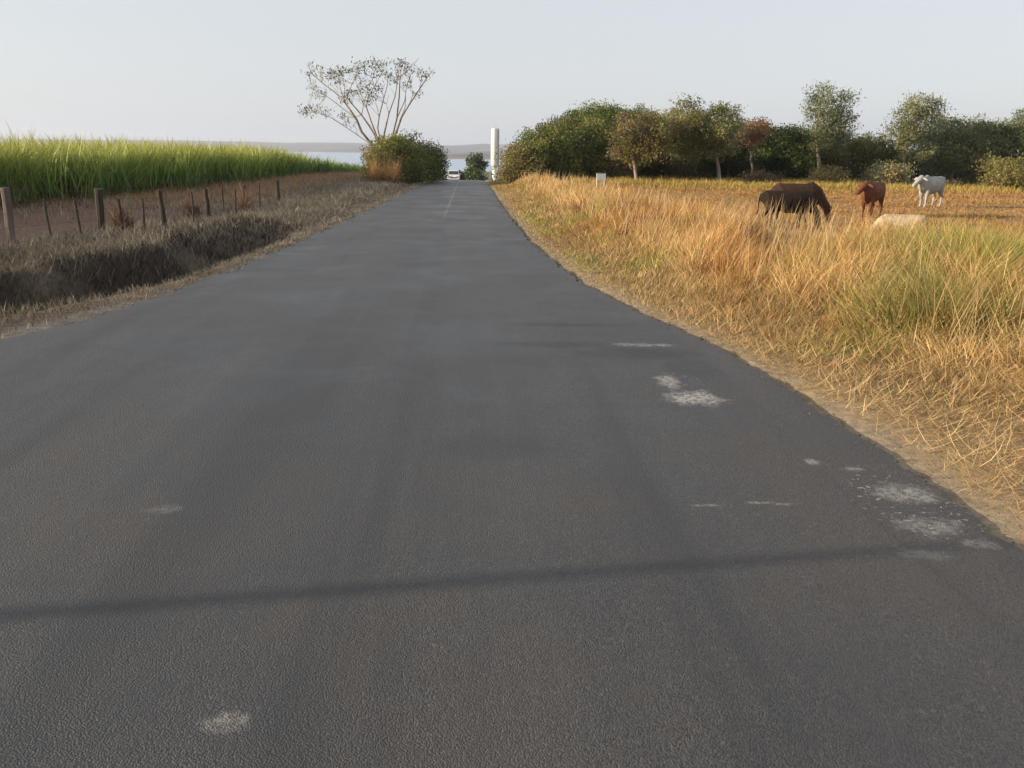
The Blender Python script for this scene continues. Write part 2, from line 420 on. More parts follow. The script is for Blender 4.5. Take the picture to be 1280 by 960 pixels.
# ------------------------------------------------------------------ grass
def blades(base, h, w, az, lean, curl, cb, ct, segs=3, flat_az=None):
    """bent tapering blades; all arguments are arrays of length n"""
    n_ = len(base); k = segs+1
    d = np.stack([np.cos(az), np.sin(az), np.zeros(n_)], 1)
    fa = rng.uniform(0, 2*np.pi, n_) if flat_az is None else flat_az
    s_ = np.stack([np.cos(fa), np.sin(fa), np.zeros(n_)], 1)
    V = np.zeros((n_, k, 2, 3), np.float32); C = np.zeros((n_, k, 2, 3), np.float32)
    pos = base.astype(float).copy(); seg = h/segs
    for i in range(k):
        t = i/segs
        ww = (w*(1-t**1.6)*.5 + w*.03)[:, None]
        V[:, i, 0] = pos - s_*ww; V[:, i, 1] = pos + s_*ww
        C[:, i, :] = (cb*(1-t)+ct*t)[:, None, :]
        th = lean + curl*(t+.5/segs)
        pos = pos + (d*np.sin(th)[:, None] + np.array([0, 0, 1.])*np.cos(th)[:, None])*seg[:, None]
    V = V.reshape(-1, 3); C = C.reshape(-1, 3)
    b = (np.arange(n_)*k*2)[:, None]
    F = np.concatenate([b+np.array([[2*i, 2*i+1, 2*i+3, 2*i+2]]) for i in range(segs)], 0)
    return V, F, C

def polar(nn, r0, r1, a0, a1, knee, power):
    """points round the camera, thinning out with distance; a = angle to the right of the road"""
    rr = np.linspace(r0, r1, 4000); pdf = rr*np.where(rr < knee, 1, (knee/rr)**power); cdf = np.cumsum(pdf); cdf /= cdf[-1]
    r = np.interp(rng.random(nn), cdf, rr); a = rng.uniform(R(a0), R(a1), nn)
    return r*np.sin(a), r*np.cos(a), r

def boundary(y): return np.interp(y, [3, 5, 10, 16, 19, 22, 27, 36, 50, 80], [14, 14, 12.8, 11.4, 9.9, 8.6, 7.9, 6.8, 5.6, 5.0])

GOLD = np.array([(.56, .37, .15), (.62, .45, .22), (.50, .30, .11), (.66, .52, .30), (.45, .33, .18), (.38, .21, .09)])
PALE = np.array([(.70, .58, .37), (.64, .50, .28), (.74, .62, .42), (.52, .42, .26)])
RUST = np.array([(.46, .25, .085), (.54, .31, .11), (.36, .18, .07), (.28, .13, .055)])
def tussock(x, y, cell, seed):
    """direction away from, and a random number of, the tussock each point grows in"""
    ix = np.floor(x/cell); iy = np.floor(y/cell)
    cx_ = (ix+.2+.6*_h(ix, iy, seed))*cell; cy_ = (iy+.2+.6*_h(ix, iy, seed+1))*cell
    return np.arctan2(y-cy_, x-cx_), np.hypot(x-cx_, y-cy_)/cell, _h(ix, iy, seed+2), _h(ix, iy, seed+3)
GREENS = np.array([(.17, .21, .06), (.24, .25, .08), (.12, .155, .05), (.30, .27, .10)])
GREY = np.array([(.30, .25, .17), (.25, .22, .13), (.36, .30, .21), (.22, .20, .11)])
def pick(tab, n_): return tab[rng.integers(0, len(tab), n_)]

def right_grass():
    x, y, r = polar(520000, 3.2, 75, -2, 46, 9, 1.55)
    taz, trd, th1, th2 = tussock(x+.25*(noise(x, y, 2, 65)-.5), y, .42, 200)
    k = rng.random(len(x)) < 1.15-.75*trd
    x, y, r, taz, trd, th1, th2 = (q[k] for q in (x, y, r, taz, trd, th1, th2))
    dr = x-xr(y)
    tall = sstep(.9, 3.4, dr + .9*(noise(x, y, .6, 70)-.5)) * sstep(.6, -1.2, x-boundary(y)+1.6*(noise(x, y, .5, 71)-.5))
    cl = noise(x, y, 1.5, 72, 2); cl2 = noise(x, y, .45, 73, 2)
    nearm = sstep(10, 5.5, y)                                   # flattened close to the camera
    h = .07+.16*sstep(.2, 1.6, dr)*rng.uniform(.5, 1.2, len(x)) + tall*(.22+.34*cl+.28*th1**1.5)*rng.uniform(.5, 1.25, len(x))
    h *= (1-.35*nearm)*(1-.58*sstep(.33, .38, x/y)*sstep(13.5, 15.5, y)*sstep(30, 26, y)*sstep(.50, .465, x/y))*(.78+.5*noise(x, y, .28, 68, 2))
    field = x > boundary(y)+.4
    h = np.where(field, rng.uniform(.05, .14, len(x)) + .10*(cl2 > .6), h)
    strip = sstep(50, 56, y)*(x > 7)*(y < 70)
    h = h + strip*rng.uniform(.2, .6, len(x))
    keep = (dr > .03+.30*rng.random(len(x))**2) & (rng.random(len(x)) < np.where(field, .55, .35+.65*np.maximum(tall, sstep(.0, .6, dr)*.85))) & (~(field & (y > 71)))
    keep &= (rng.random(len(x)) < np.where(field | (tall < .3), 1, sstep(.22, .42, cl)*.85+.15))
    x, y, r, dr, tall, h, cl, cl2, field, nearm, strip, taz, trd, th1, th2 = (q[keep] for q in (x, y, r, dr, tall, h, cl, cl2, field, nearm, strip, taz, trd, th1, th2))
    n_ = len(x)
    z = ground(x, y)
    w = .0065*np.maximum(1, r/7.5)*rng.uniform(.7, 1.5, n_)
    flow = 2*np.pi*noise(x, y, .35, 75, 2)*2
    az = np.where(rng.random(n_) < .6, taz+rng.normal(0, .5, n_), flow+rng.normal(0, .7, n_))
    lean = np.abs(rng.normal(.10, .20, n_)) + .45*np.minimum(trd, .8)*rng.random(n_) + .65*nearm*rng.random(n_) + .45*(noise(x, y, .8, 76) > .58)*rng.random(n_)
    curl = rng.uniform(.2, 1.1, n_)+.5*nearm
    g_ = pick(GOLD, n_); pz = noise(x, y, .33, 81, 3)
    pl = rng.random(n_) < np.clip(sstep(.45, .62, pz)*.7+.25*(th2 > .65)+.14, 0, .9); g_[pl] = pick(PALE, n_)[pl]
    rz_ = rng.random(n_) < np.clip(sstep(.50, .34, pz)*.6+.35*(th2 < .22)+sstep(1, .3, np.hypot((x-5.6)/.9, (y-19)/2.2))*.7, 0, .85); g_[rz_] = pick(RUST, n_)[rz_]
    gn = noise(x, y, .55, 77, 3); gn2 = noise(x, y, .9, 78, 3)
    short = pick(GREY, n_)
    c = g_*(.75+.4*rng.random((n_, 1)))*(.82+.3*th2)[:, None]
    sh = sstep(3.4, 1.0, dr + 1.2*(gn2-.5))
    m_ = rng.random(n_) < sh*.75
    c[m_] = short[m_]
    spots = ((8.9, 12.2, 2.6, 4.2, 1.1), (4.4, 9.3, 1.0, .8, .6), (2.35, 17.6, .6, 2.4, .7), (2.1, 29.6, .8, 4.5, .8), (7.0, 29.2, 1.3, 2.6, .6), (5.6, 13.2, 1.0, 1.2, .5), (6.5, 8.3, 1.5, .6, .35), (9.0, 22.0, 1.0, 1.2, .5))
    gp = sum(a_*sstep(1.0, .35, np.hypot((x-p_)/a2, (y-q_)/b2)+.9*(gn2-.5)) for p_, q_, a2, b2, a_ in spots)
    gr = rng.random(n_) < np.clip(sstep(.58, .72, gn)*.6+gp*.85, 0, .9)
    c[gr] = (pick(GREENS, n_)*(.9+.9*rng.random((n_, 1))))[gr]
    fc = np.array([(.36, .24, .12)])*(.7+.6*rng.random((n_, 1)))
    c = np.where(field[:, None], fc, c)
    sc_ = pick(np.array([(.40, .33, .12), (.46, .38, .17), (.30, .27, .09)]), n_)
    c = np.where((strip > .5)[:, None], sc_, c)
    # rusty dead weeds here and there
    ru = sstep(.70, .76, noise(x, y, .8, 79, 2))*(tall > .4)
    mr = rng.random(n_) < ru*.8; c[mr] = np.array((.20, .09, .045))
    c = c*np.array([1.13, .97, .69])
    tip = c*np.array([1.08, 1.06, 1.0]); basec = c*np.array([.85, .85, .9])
    big = np.hypot((x-8.9)/2.4, (y-12.2)/4.0) < 1
    h = np.where(big, h*1.25, h)
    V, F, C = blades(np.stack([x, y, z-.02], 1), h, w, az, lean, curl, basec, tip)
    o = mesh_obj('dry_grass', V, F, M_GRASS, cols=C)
    tag(o, 'tall golden dry grass matted along the right edge of the road', 'grass', kind='stuff')
    cen = np.array([(7.4, 11.8), (8.9, 14.2), (6.5, 10.3), (8.1, 12.9), (7.2, 13.3), (9.6, 15.6), (8.3, 12.2), (6.35, 9.5), (5.9, 9.9), (6.9, 10.9)]); n_ = 17000
    wh = rng.integers(0, len(cen), n_); q = rng.normal(0, .42, (n_, 2)); x = cen[wh, 0]+q[:, 0]; y = cen[wh, 1]+q[:, 1]
    cg = pick(np.array([(.17, .19, .045), (.24, .245, .06), (.33, .29, .085), (.44, .34, .13), (.19, .21, .055)]), n_)*(.7+.6*rng.random((n_, 1)))
    V0, F0, C0 = blades(np.stack([x, y, ground(x, y)-.02], 1), rng.uniform(.45, 1.15, n_)*np.where(wh >= 7, .75, 1), rng.uniform(.008, .018, n_), np.arctan2(q[:, 1], q[:, 0])+rng.normal(0, .5, n_), np.abs(rng.normal(.15, .2, n_))+.25*np.hypot(q[:, 0], q[:, 1]), rng.uniform(.3, 1.3, n_), cg*.85, cg*1.1, 4)
    tag(mesh_obj('green_grass', V0, F0, M_GRASS, cols=C0), 'tall green grass standing among the straw at the right edge of the picture', 'grass', kind='stuff')
    # loose straw lying over the near verge, and seeding stalks standing above the grass
    x, y, r = polar(26000, 3.2, 20, 14, 46, 7, 1.6); dr = x-xr(y); k = (dr > .2) & (x < boundary(y)); x, y, dr, r = x[k], y[k], dr[k], r[k]; n_ = len(x)
    z = ground(x, y)+rng.uniform(.0, .10, n_)+.22*sstep(1.2, 4, dr)*rng.random(n_)
    V1, F1, C1 = blades(np.stack([x, y, z], 1), rng.uniform(.08, .38, n_), .006*np.maximum(1, r/8)*rng.uniform(.6, 1.5, n_), rng.uniform(0, 6.28, n_), rng.uniform(.8, 1.6, n_), rng.uniform(-.9, 1.1, n_),
                        pick(GOLD, n_)*1.05, pick(GOLD, n_)*1.1)
    tag(mesh_obj('fallen_straw', V1, F1, M_GRASS, cols=C1), 'loose fallen straw lying over the grassy right verge', 'straw', kind='stuff')
    x, y, r = polar(15000, 8, 60, 2, 46, 14, 1.2); dr = x-xr(y); k = (dr > 2) & (x < boundary(y)); x, y, r = x[k], y[k], r[k]; n_ = len(x)
    V2, F2, C2 = blades(np.stack([x, y, ground(x, y)], 1), rng.uniform(.6, 1.15, n_), .007*np.maximum(1, r/9), rng.normal(.3, .9, n_), np.abs(rng.normal(.1, .12, n_)), rng.uniform(.1, .7, n_),
                        pick(GOLD, n_), pick(np.array([(.60, .42, .22), (.52, .36, .18)]), n_))
    tag(mesh_obj('grass_stalks', V2, F2, M_GRASS, cols=C2), 'thin straw coloured stalks standing above the dry grass', 'grass stalks', kind='stuff')

def left_grass():
    x, y, r = polar(230000, 8.5, 90, -44, 2, 16, 1.3)
    dl = xl(y)-x
    k = (dl > .02+(.25+.8*sstep(14, 9, y))*rng.random(len(x))**2) & (x > xc(y)-1)
    k &= rng.random(len(x)) < np.where(dl < 5.2, .9, .03+.97*sstep(25, 38, y))
    x, y, r, dl = x[k], y[k], r[k], dl[k]; n_ = len(x)
    cl = noise(x, y, 1.6, 90, 2)
    keep = rng.random(n_) < sstep(.25, .5, cl)*.8+.12+.45*((dl > 1) & (dl < 3.6))
    x, y, r, dl, cl = x[keep], y[keep], r[keep], dl[keep], cl[keep]; n_ = len(x)
    h = .05+.08*sstep(0, .3, dl)+.18*sstep(.5, 1.8, dl)*rng.uniform(.4, 1.3, n_)*(.5+cl)
    h = h + sstep(35, 55, y)*rng.uniform(0, .5, n_)*sstep(3, 7, dl)
    w = .007*np.maximum(1, r/8)*rng.uniform(.7, 1.4, n_)
    c = pick(np.array([(.23, .195, .15), (.19, .155, .12), (.28, .245, .19), (.15, .14, .09), (.16, .155, .11), (.14, .10, .075)]), n_)*(.72+.6*rng.random((n_, 1)))*(.6+.7*noise(x, y, .7, 92, 2))[:, None]*(1+.45*sstep(15, 26, y))[:, None]
    red = rng.random(n_) < sstep(25, 38, y)*sstep(4, 7, dl)*.75
    c[red] = (1.25*pick(np.array([(.33, .18, .09), (.28, .17, .10), (.36, .24, .13)]), n_))[red]
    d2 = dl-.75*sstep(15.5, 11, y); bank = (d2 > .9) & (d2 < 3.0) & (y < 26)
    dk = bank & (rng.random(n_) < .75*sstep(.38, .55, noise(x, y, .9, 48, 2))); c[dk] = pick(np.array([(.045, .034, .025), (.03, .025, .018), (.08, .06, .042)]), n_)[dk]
    V, F, C = blades(np.stack([x, y, ground(x, y)-.02], 1), h, w, rng.uniform(0, 6.28, n_), np.abs(rng.normal(.3, .25, n_)), rng.uniform(.2, 1.2, n_), c*.85, c*1.1)
    tag(mesh_obj('verge_grass', V, F, M_GRASS, cols=C), 'short dull brown grass on the left verge and ditch bank', 'grass', kind='stuff')

def cane():
    Vs, Fs, Cs = [], [], []; off = 0
    for (nn, d0, d1, y0, y1) in ((84000, 0, 5, 6, 118), (66000, 5, 60, 10, 125)):
        u = rng.random(nn)
        y = y0+(y1-y0)*u**1.45; dd = d0+(d1-d0)*rng.random(nn)**(1 if d0 == 0 else 1.5)
        edge = .7*(noise(y, y*0, .3, 95)-.5)*2
        x = xc(y)+1.7*sstep(75, 45, y)+.5-dd+edge
        # grown in stools
        x = np.round(x/1.2)*1.2+rng.normal(0, .22, nn); y = y+rng.normal(0, .1, nn)
        k = (np.abs(np.arctan2(x, y)+R(8)) < R(50)) & (rng.random(nn) < sstep(.22, .52, noise(x, y, .8, 98, 2))*.9+.1); x, y, dd = x[k], y[k], dd[k]; m_ = len(x)
        stool = noise(x, y, .55, 96, 2); hh = 1.15+.34*(stool-.5)+.10*sstep(45, 25, y)-.50*sstep(52, 92, y)
        r = np.hypot(x, y); hh = hh+.30*(noise(x, y, .22, 97, 2)-.5)
        zb = rng.random(m_)**(.9 if d0 == 0 else .35)*1.25*(1-.5*sstep(52, 92, y))
        L = rng.uniform(.9, 1.75, m_)*hh*(1-.15*(zb/1.3))
        w = .040*np.maximum(1, r/34)*rng.uniform(.6, 1.3, m_)
        az = rng.uniform(0, 6.28, m_); lean = np.abs(rng.normal(.16, .12, m_)); curl = rng.uniform(.15, 1.25, m_)
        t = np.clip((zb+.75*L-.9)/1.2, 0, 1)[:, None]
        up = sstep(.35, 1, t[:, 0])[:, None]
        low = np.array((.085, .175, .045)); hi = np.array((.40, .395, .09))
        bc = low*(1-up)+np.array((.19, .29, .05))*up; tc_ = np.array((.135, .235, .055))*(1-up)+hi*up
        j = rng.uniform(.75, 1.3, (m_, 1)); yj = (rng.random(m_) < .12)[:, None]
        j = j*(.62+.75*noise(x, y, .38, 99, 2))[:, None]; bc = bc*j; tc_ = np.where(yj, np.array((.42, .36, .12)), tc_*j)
        dead = ((rng.random(m_) < .5) & (zb < .25) & (d0 == 0))[:, None]
        bc = np.where(dead, np.array((.25, .18, .10)), bc); tc_ = np.where(dead, np.array((.32, .23, .12)), tc_)
        L = np.where(dead[:, 0], L*.45, L)
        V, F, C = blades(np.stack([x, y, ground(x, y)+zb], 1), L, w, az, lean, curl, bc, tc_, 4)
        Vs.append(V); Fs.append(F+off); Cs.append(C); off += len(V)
        ns = m_//9                                                # the stalks the leaves grow from
        s_ = rng.choice(m_, ns, replace=False)
        V, F, C = blades(np.stack([x[s_], y[s_], ground(x[s_], y[s_])], 1), rng.uniform(1.2, 1.7, ns)*(1-.55*sstep(52, 92, y[s_])), np.full(ns, .035)*np.maximum(1, r[s_]/40), az[s_], np.full(ns, .05), np.full(ns, .1), np.tile((.20, .15, .07), (ns, 1)), np.tile((.17, .19, .06), (ns, 1)), 2)
        Vs.append(V); Fs.append(F+off); Cs.append(C); off += len(V)
    o = mesh_obj('sugarcane_crop', np.concatenate(Vs), np.concatenate(Fs), M_CANE, cols=np.concatenate(Cs))
    tag(o, 'dense green sugarcane with yellow tops filling the field on the left', 'sugarcane', kind='stuff')

def gravel():
    n_ = 9000; y = 2.5+rng.random(n_)**1.7*38; sd_ = rng.random(n_) < .55
    off = rng.normal(.12, .13, n_); x = np.where(sd_, xr(y)+off, xl(y)-off*(1+1.5*sstep(14, 8, y)))
    r = np.hypot(x, y); k = (np.abs(np.arctan2(x, y)-R(3)) < R(42)); x, y, r = x[k], y[k], r[k]; n_ = len(x)
    onr = (x < xr(y)-.05) & (x > xl(y)+.05)
    z = np.where(onr, base_z(y)+.001, ground(x, y))
    o6 = np.array([(1, 0, 0), (-1, 0, 0), (0, 1, 0), (0, -1, 0), (0, 0, 1), (0, 0, -1)], float); f8 = np.array([(0, 2, 4), (2, 1, 4), (1, 3, 4), (3, 0, 4), (2, 0, 5), (1, 2, 5), (3, 1, 5), (0, 3, 5)])
    s_ = (.0025+.009*rng.random(n_)**3)*np.maximum(1, r/10)*np.where(onr, .8, 1)
    V = np.stack([x, y, z], 1)[:, None, :]+(o6[None]*rng.uniform(.6, 1.3, (n_, 6, 1))+rng.normal(0, .15, (n_, 6, 3)))*s_[:, None, None]*np.array([1.2, 1.2, .7])
    F = (np.arange(n_)*6)[:, None, None]+f8[None]
    c = np.repeat(pick(np.array([(.16, .145, .13), (.10, .09, .085), (.22, .20, .17), (.14, .115, .09)]), n_), 6, axis=0)
    tag(mesh_obj('gravel', V.reshape(-1, 3), F.reshape(-1, 3), M_EARTH, cols=c), 'loose gravel and grit along both broken edges of the tar', 'gravel', kind='stuff')
right_grass(); left_grass(); cane(); gravel()

# ------------------------------------------------------------------ trees
def leaf_quads(cen, size, col, droop=0.0, slim=.5):
    n_ = len(cen)
    a = rng.normal(0, 1, (n_, 3)); a[:, 2] -= droop*1.5; a[:, 0] += droop*.5
    a /= np.linalg.norm(a, axis=1)[:, None]
    b = np.cross(a, rng.normal(0, 1, (n_, 3))); b /= np.linalg.norm(b, axis=1)[:, None]
    a = a*size[:, None]; b = b*size[:, None]*slim
    V = np.stack([cen-a, cen-b*1.0+a*.1, cen+a, cen+b*1.0+a*.1], 1).reshape(-1, 3)
    return V, np.arange(n_*4).reshape(-1, 4), np.repeat(col, 4, axis=0)

def crown_pts(lobes, per_m2, rc, leaves, cols, fill=.5):
    """clumps spread through each lobe; every clump has its own tone"""
    P, C = [], []
    for (c, r) in lobes:
        c = np.array(c); r = np.array(r)
        area = 4*math.pi*((r[0]*r[1])**1.6/3+(r[0]*r[2])**1.6/3+(r[1]*r[2])**1.6/3)**(1/1.6)
        nc = max(3, int(area*per_m2))
        d = rng.normal(0, 1, (nc, 3)); d /= np.linalg.norm(d, axis=1)[:, None]
        d *= (fill+(1-fill)*rng.random(nc)**.6)[:, None]
        cc_ = c+d*r*rng.uniform(.82, 1.12, (nc, 1))
        for q in cc_:
            m_ = int(leaves*rng.uniform(.6, 1.4)); s_ = rc*rng.uniform(.6, 1.4)
            P.append(q+np.clip(rng.normal(0, 1, (m_, 3)), -1.7, 1.7)*np.array([s_, s_, s_*.7]))
            C.append(np.tile(np.array(cols[rng.integers(0, len(cols))])*rng.uniform(.65, 1.4), (m_, 1))*rng.uniform(.8, 1.2, (m_, 1)))
    return np.concatenate(P), np.concatenate(C)

def tube_path(mb, p0, p1, r0, r1, bend=.12, n=6, sides=7):
    p0 = np.array(p0, float); p1 = np.array(p1, float); L = np.linalg.norm(p1-p0)
    o1 = rng.normal(0, bend*L, 3)*np.array([1, 1, .4]); pts = []
    for i in range(n):
        t = i/(n-1); pts.append(p0*(1-t)+p1*t+o1*math.sin(math.pi*t)*.6+rng.normal(0, .012*L, 3)*(0 < i < n-1))
    mb.tube(pts, [r0*(1-i/(n-1))+r1*i/(n-1) for i in range(n)], sides)
    return pts

G_DARK = [(.05, .075, .028), (.07, .095, .03), (.04, .058, .025)]
G_MID = [(.12, .16, .035), (.16, .18, .045), (.08, .12, .03)]
G_OLIVE = [(.20, .19, .05), (.25, .21, .06), (.14, .15, .04)]
G_TAN = [(.32, .24, .10), (.26, .21, .08), (.21, .19, .07)]
G_SILV = [(.25, .25, .13), (.32, .30, .17), (.16, .17, .07)]
G_EUC = [(.18, .20, .09), (.25, .25, .12), (.11, .135, .06)]
G_BROWN = [(.19, .14, .075), (.25, .18, .11), (.13, .11, .05)]
G_RED = [(.34, .14, .065), (.26, .105, .05), (.28, .17, .08)]

def tree(label, cx, w, top, base, Y, cols, kind='tree', name=None, lobes=None, leaf=.085, per=2.1, rc=.36, leaves=80, bark=None, trunk=True, droop=0, low=.22, nl=None, trunk_px=None, group='trees of the wood beyond the pasture', fill=.5, cat=None, slim=.5):
    b = at(cx, base, Y); gz = float(ground(b[0], b[1])); zt = at(cx, top, Y)[2]
    H = zt-gz; hw = w/2*Y/FPX
    root = empty(name or ('tree' if trunk else 'shrub'), (b[0], b[1], gz))
    tag(root, label, cat or ('tree' if trunk else 'shrub'), group)
    L = []
    if lobes:
        for (u, v, ru, rv) in lobes: L.append(((u*hw, rng.uniform(-.5, .5)*hw, v*H), (ru*hw, ru*hw*.95, rv*H)))
    else:
        nl = nl or 7
        for i in range(nl):
            t = (i+.5)/nl; v = low+(1-low)*(.15+.70*t) if trunk else .12+.68*t
            q = math.sqrt(max(.08, 1-((v-.5)/.62)**2)); a = i*2.4+rng.uniform(0, 1)
            rr = rng.uniform(.46, .66); k = .62*q
            L.append(((math.cos(a)*k*hw, math.sin(a)*k*hw, v*H), (rr*hw, rr*hw, min(rr*hw, .28*H)*rng.uniform(.8, 1.1))))
        L.append(((rng.uniform(-.2, .2)*hw, 0, H*.80), (.5*hw, .5*hw, .2*H)))
    P, C = crown_pts(L, per, rc, leaves, cols, fill)
    P[:, 2] = np.maximum(P[:, 2], .05+rng.random(len(P))*.2)
    V, F, CC = leaf_quads(P, leaf*rng.uniform(.6, 1.3, len(P)), C, droop, slim)
    mesh_obj('crown', V, F, M_LEAF, root, cols=CC)
    mb = MB(); r0 = max(.05, .018*H+.02*hw)
    if trunk_px:
        pts = [at(px, py, Y)-np.array([b[0], b[1], gz]) for px, py in trunk_px]
        pts = [np.array([q[0], 0, q[2]]) for q in pts]; pts[0][2] = -.1
        mb.tube(pts, list(np.linspace(r0*1.1, r0*.55, len(pts))), 9); fork = pts[-1]
    else:
        fork = np.array([rng.normal(0, .05*hw), rng.normal(0, .05*hw), H*(.38 if trunk else .2)])
        tube_path(mb, (0, 0, -.1), fork, r0, r0*.7, .06)
    for (c, r) in L[:8]: tube_path(mb, fork, np.array(c)*np.array([.9, .9, 1]), r0*.55, r0*.14, .1)
    mb.build('trunk' if trunk else 'stems', bark or M_BARK, root, True)
    return root

W = 'trees of the wood beyond the pasture'; SB = 'shrubs along the foot of the wood'
tree('olive brown shrub at the left end of the wood, closest to the road edge', 650, 50, 180, 226, 60, G_OLIVE+G_TAN, trunk=False, group=SB)
tree('broad olive shrub with rusty grass at its foot, second from the road', 686, 76, 160, 228, 62, G_OLIVE+G_MID, trunk=False, group=SB, leaves=76)
tree('bright green rounded tree just behind the olive roadside shrubs', 722, 92, 149, 228, 65, G_MID+G_OLIVE[:2], low=.0, leaves=84)
tree('tallest rounded green tree near the left end of the wood', 768, 96, 133, 227, 70, G_MID+G_OLIVE[:1], low=.0, leaves=84)
tree('olive tree with a pale forked trunk behind the white board', 800, 66, 146, 228, 59, G_OLIVE+G_BROWN, bark=M_BARKP, low=.42, trunk_px=[(797, 227), (793, 205), (787, 180), (783, 160)])
tree('brownish half bare tree in the middle of the left group', 832, 84, 145, 228, 68, G_BROWN+G_OLIVE, low=.05)
tree('silvery olive tree with feathery top and a leaning pale trunk', 872, 88, 139, 230, 61, G_SILV+G_OLIVE, bark=M_BARKP, low=.45, droop=.3, trunk_px=[(900, 229), (898, 210), (893, 185), (886, 165)])
tree('dark green tree between the silvery tree and the red one', 912, 76, 152, 230, 69, G_DARK+G_MID, low=.05, leaves=76)
tree('red brown leaved tree standing out of the dark wood', 936, 38, 149, 230, 64, [(.25, .115, .06), (.20, .09, .05), (.24, .15, .075)], lobes=[(0, .90, .62, .11), (-.42, .80, .58, .11), (.40, .78, .6, .11), (-.05, .68, .7, .11)], leaves=50)
tree('dark green low tree right of the red brown one', 972, 80, 158, 231, 69, G_DARK+G_MID, low=.05, leaves=76)
tree('full green tree filling the gap behind the bright green one', 742, 92, 143, 228, 73, G_MID+G_OLIVE[:1]+G_DARK[:1], low=.0, leaves=84)
tree('brown green tree filling the gap right of the tallest green tree', 808, 96, 142, 228, 74, G_BROWN+G_OLIVE+G_MID[:1], low=.0, leaves=84)
tree('olive tree filling the gap behind the feathery silvery one', 880, 92, 150, 229, 74, G_OLIVE+G_SILV[:1]+G_DARK[:1], low=.0, leaves=84)
tree('dark green tree in the gap left of the two headed eucalyptus', 1000, 80, 164, 231, 72, G_DARK+G_MID[:1], low=.0, leaves=84)
tree('tall eucalyptus with two ragged leafy heads, left of the gap', 1030, 74, 111, 232, 66, G_EUC, bark=M_BARKP, droop=.6, slim=.35, leaves=46, fill=.65, leaf=.11, trunk_px=[(1024, 232), (1024, 205), (1022, 185), (1020, 165)],
     lobes=[(-.62, .92, .36, .10), (-.35, .82, .46, .12), (.30, .86, .40, .11), (.55, .72, .42, .11), (-.2, .66, .55, .12), (.2, .55, .6, .13), (-.55, .52, .4, .1), (.72, .56, .3, .07), (0, .4, .6, .1)], name='eucalyptus_tree', cat='tree')
tree('olive sunlit tree between the two tall eucalyptuses', 1080, 72, 172, 233, 68, G_OLIVE+G_EUC, low=.2)
tree('eucalyptus with a square shaped head and white leaning trunk', 1130, 84, 123, 235, 65, G_EUC+G_SILV[:1], bark=M_BARKP, droop=.6, slim=.35, leaves=46, fill=.65, leaf=.11, trunk_px=[(1136, 236), (1132, 220), (1130, 205), (1130, 185)],
     lobes=[(.05, .92, .44, .10), (.35, .84, .36, .11), (-.25, .80, .44, .12), (.1, .70, .55, .12), (-.5, .58, .5, .12), (.45, .55, .5, .12), (-.75, .47, .3, .08), (0, .42, .6, .12)], name='eucalyptus_tree', cat='tree')
tree('grey green eucalyptus right of the square headed one', 1186, 78, 150, 236, 67, G_EUC, droop=.6, slim=.35, leaves=46, fill=.65, leaf=.11, bark=M_BARKP, low=.12, name='eucalyptus_tree', cat='tree')
tree('low rounded eucalyptus, second from the right frame edge', 1238, 82, 155, 237, 68, G_EUC+G_DARK[:1], droop=.5, slim=.35, leaf=.11, low=.1, name='eucalyptus_tree', cat='tree')
tree('tall eucalyptus cut by the right edge of the picture', 1292, 72, 136, 238, 66, G_EUC, droop=.6, slim=.35, leaves=46, fill=.65, leaf=.11, low=.1, bark=M_BARKP, name='eucalyptus_tree', cat='tree')
tree('dark tree outside the frame beyond the right hand eucalyptus', 1352, 80, 150, 240, 68, G_DARK+G_EUC, low=.05)
for i, (cx, tp, lab) in enumerate(((800, 172, 'dark low tree behind the pale forked trunk'), (850, 176, 'dark low tree under the brownish half bare tree'), (886, 182, 'dark low tree behind the leaning pale trunk'), (930, 186, 'dark low tree under the red brown crown'), (962, 184, 'dark low tree behind the black calf'), (1000, 186, 'dark low tree left of the first eucalyptus trunk'),
                                  (1045, 188, 'dark low tree right of the first eucalyptus trunk'), (1090, 190, 'dark low tree behind the red brown cow'), (1120, 190, 'dark low tree behind the grey green bush'), (1160, 188, 'dark low tree behind the white cow'), (1205, 190, 'dark low tree between the white cow and the rounded bush'), (1250, 190, 'dark low tree behind the rounded tan bush'), (1300, 188, 'dark low tree at the right edge of the frame'))):
    tree(lab, cx, 60, tp, 229+(cx-800)*.018, 75, G_DARK, low=.02, leaves=60, per=1.6, rc=.42, leaf=.085)
tree('small tan bush at the foot of the first eucalyptus', 1033, 32, 211, 233, 60, G_TAN, trunk=False, group=SB, leaf=.08)
tree('grey green wispy bush behind the red brown cow', 1110, 42, 207, 235, 60, G_SILV+G_TAN[:1], trunk=False, group=SB, leaf=.085, droop=-.4)
tree('rounded olive tan bush at the right end of the pasture', 1264, 66, 200, 240, 57, G_TAN+G_OLIVE, trunk=False, group=SB, leaf=.085, leaves=70)
tree('low brown bush behind the black calf', 950, 32, 217, 232, 61, G_BROWN, trunk=False, group=SB, leaf=.08)
tree('brown scrubby bush just right of the white board', 772, 38, 200, 229, 63, G_BROWN+G_OLIVE[:1], trunk=False, group=SB, leaf=.085)

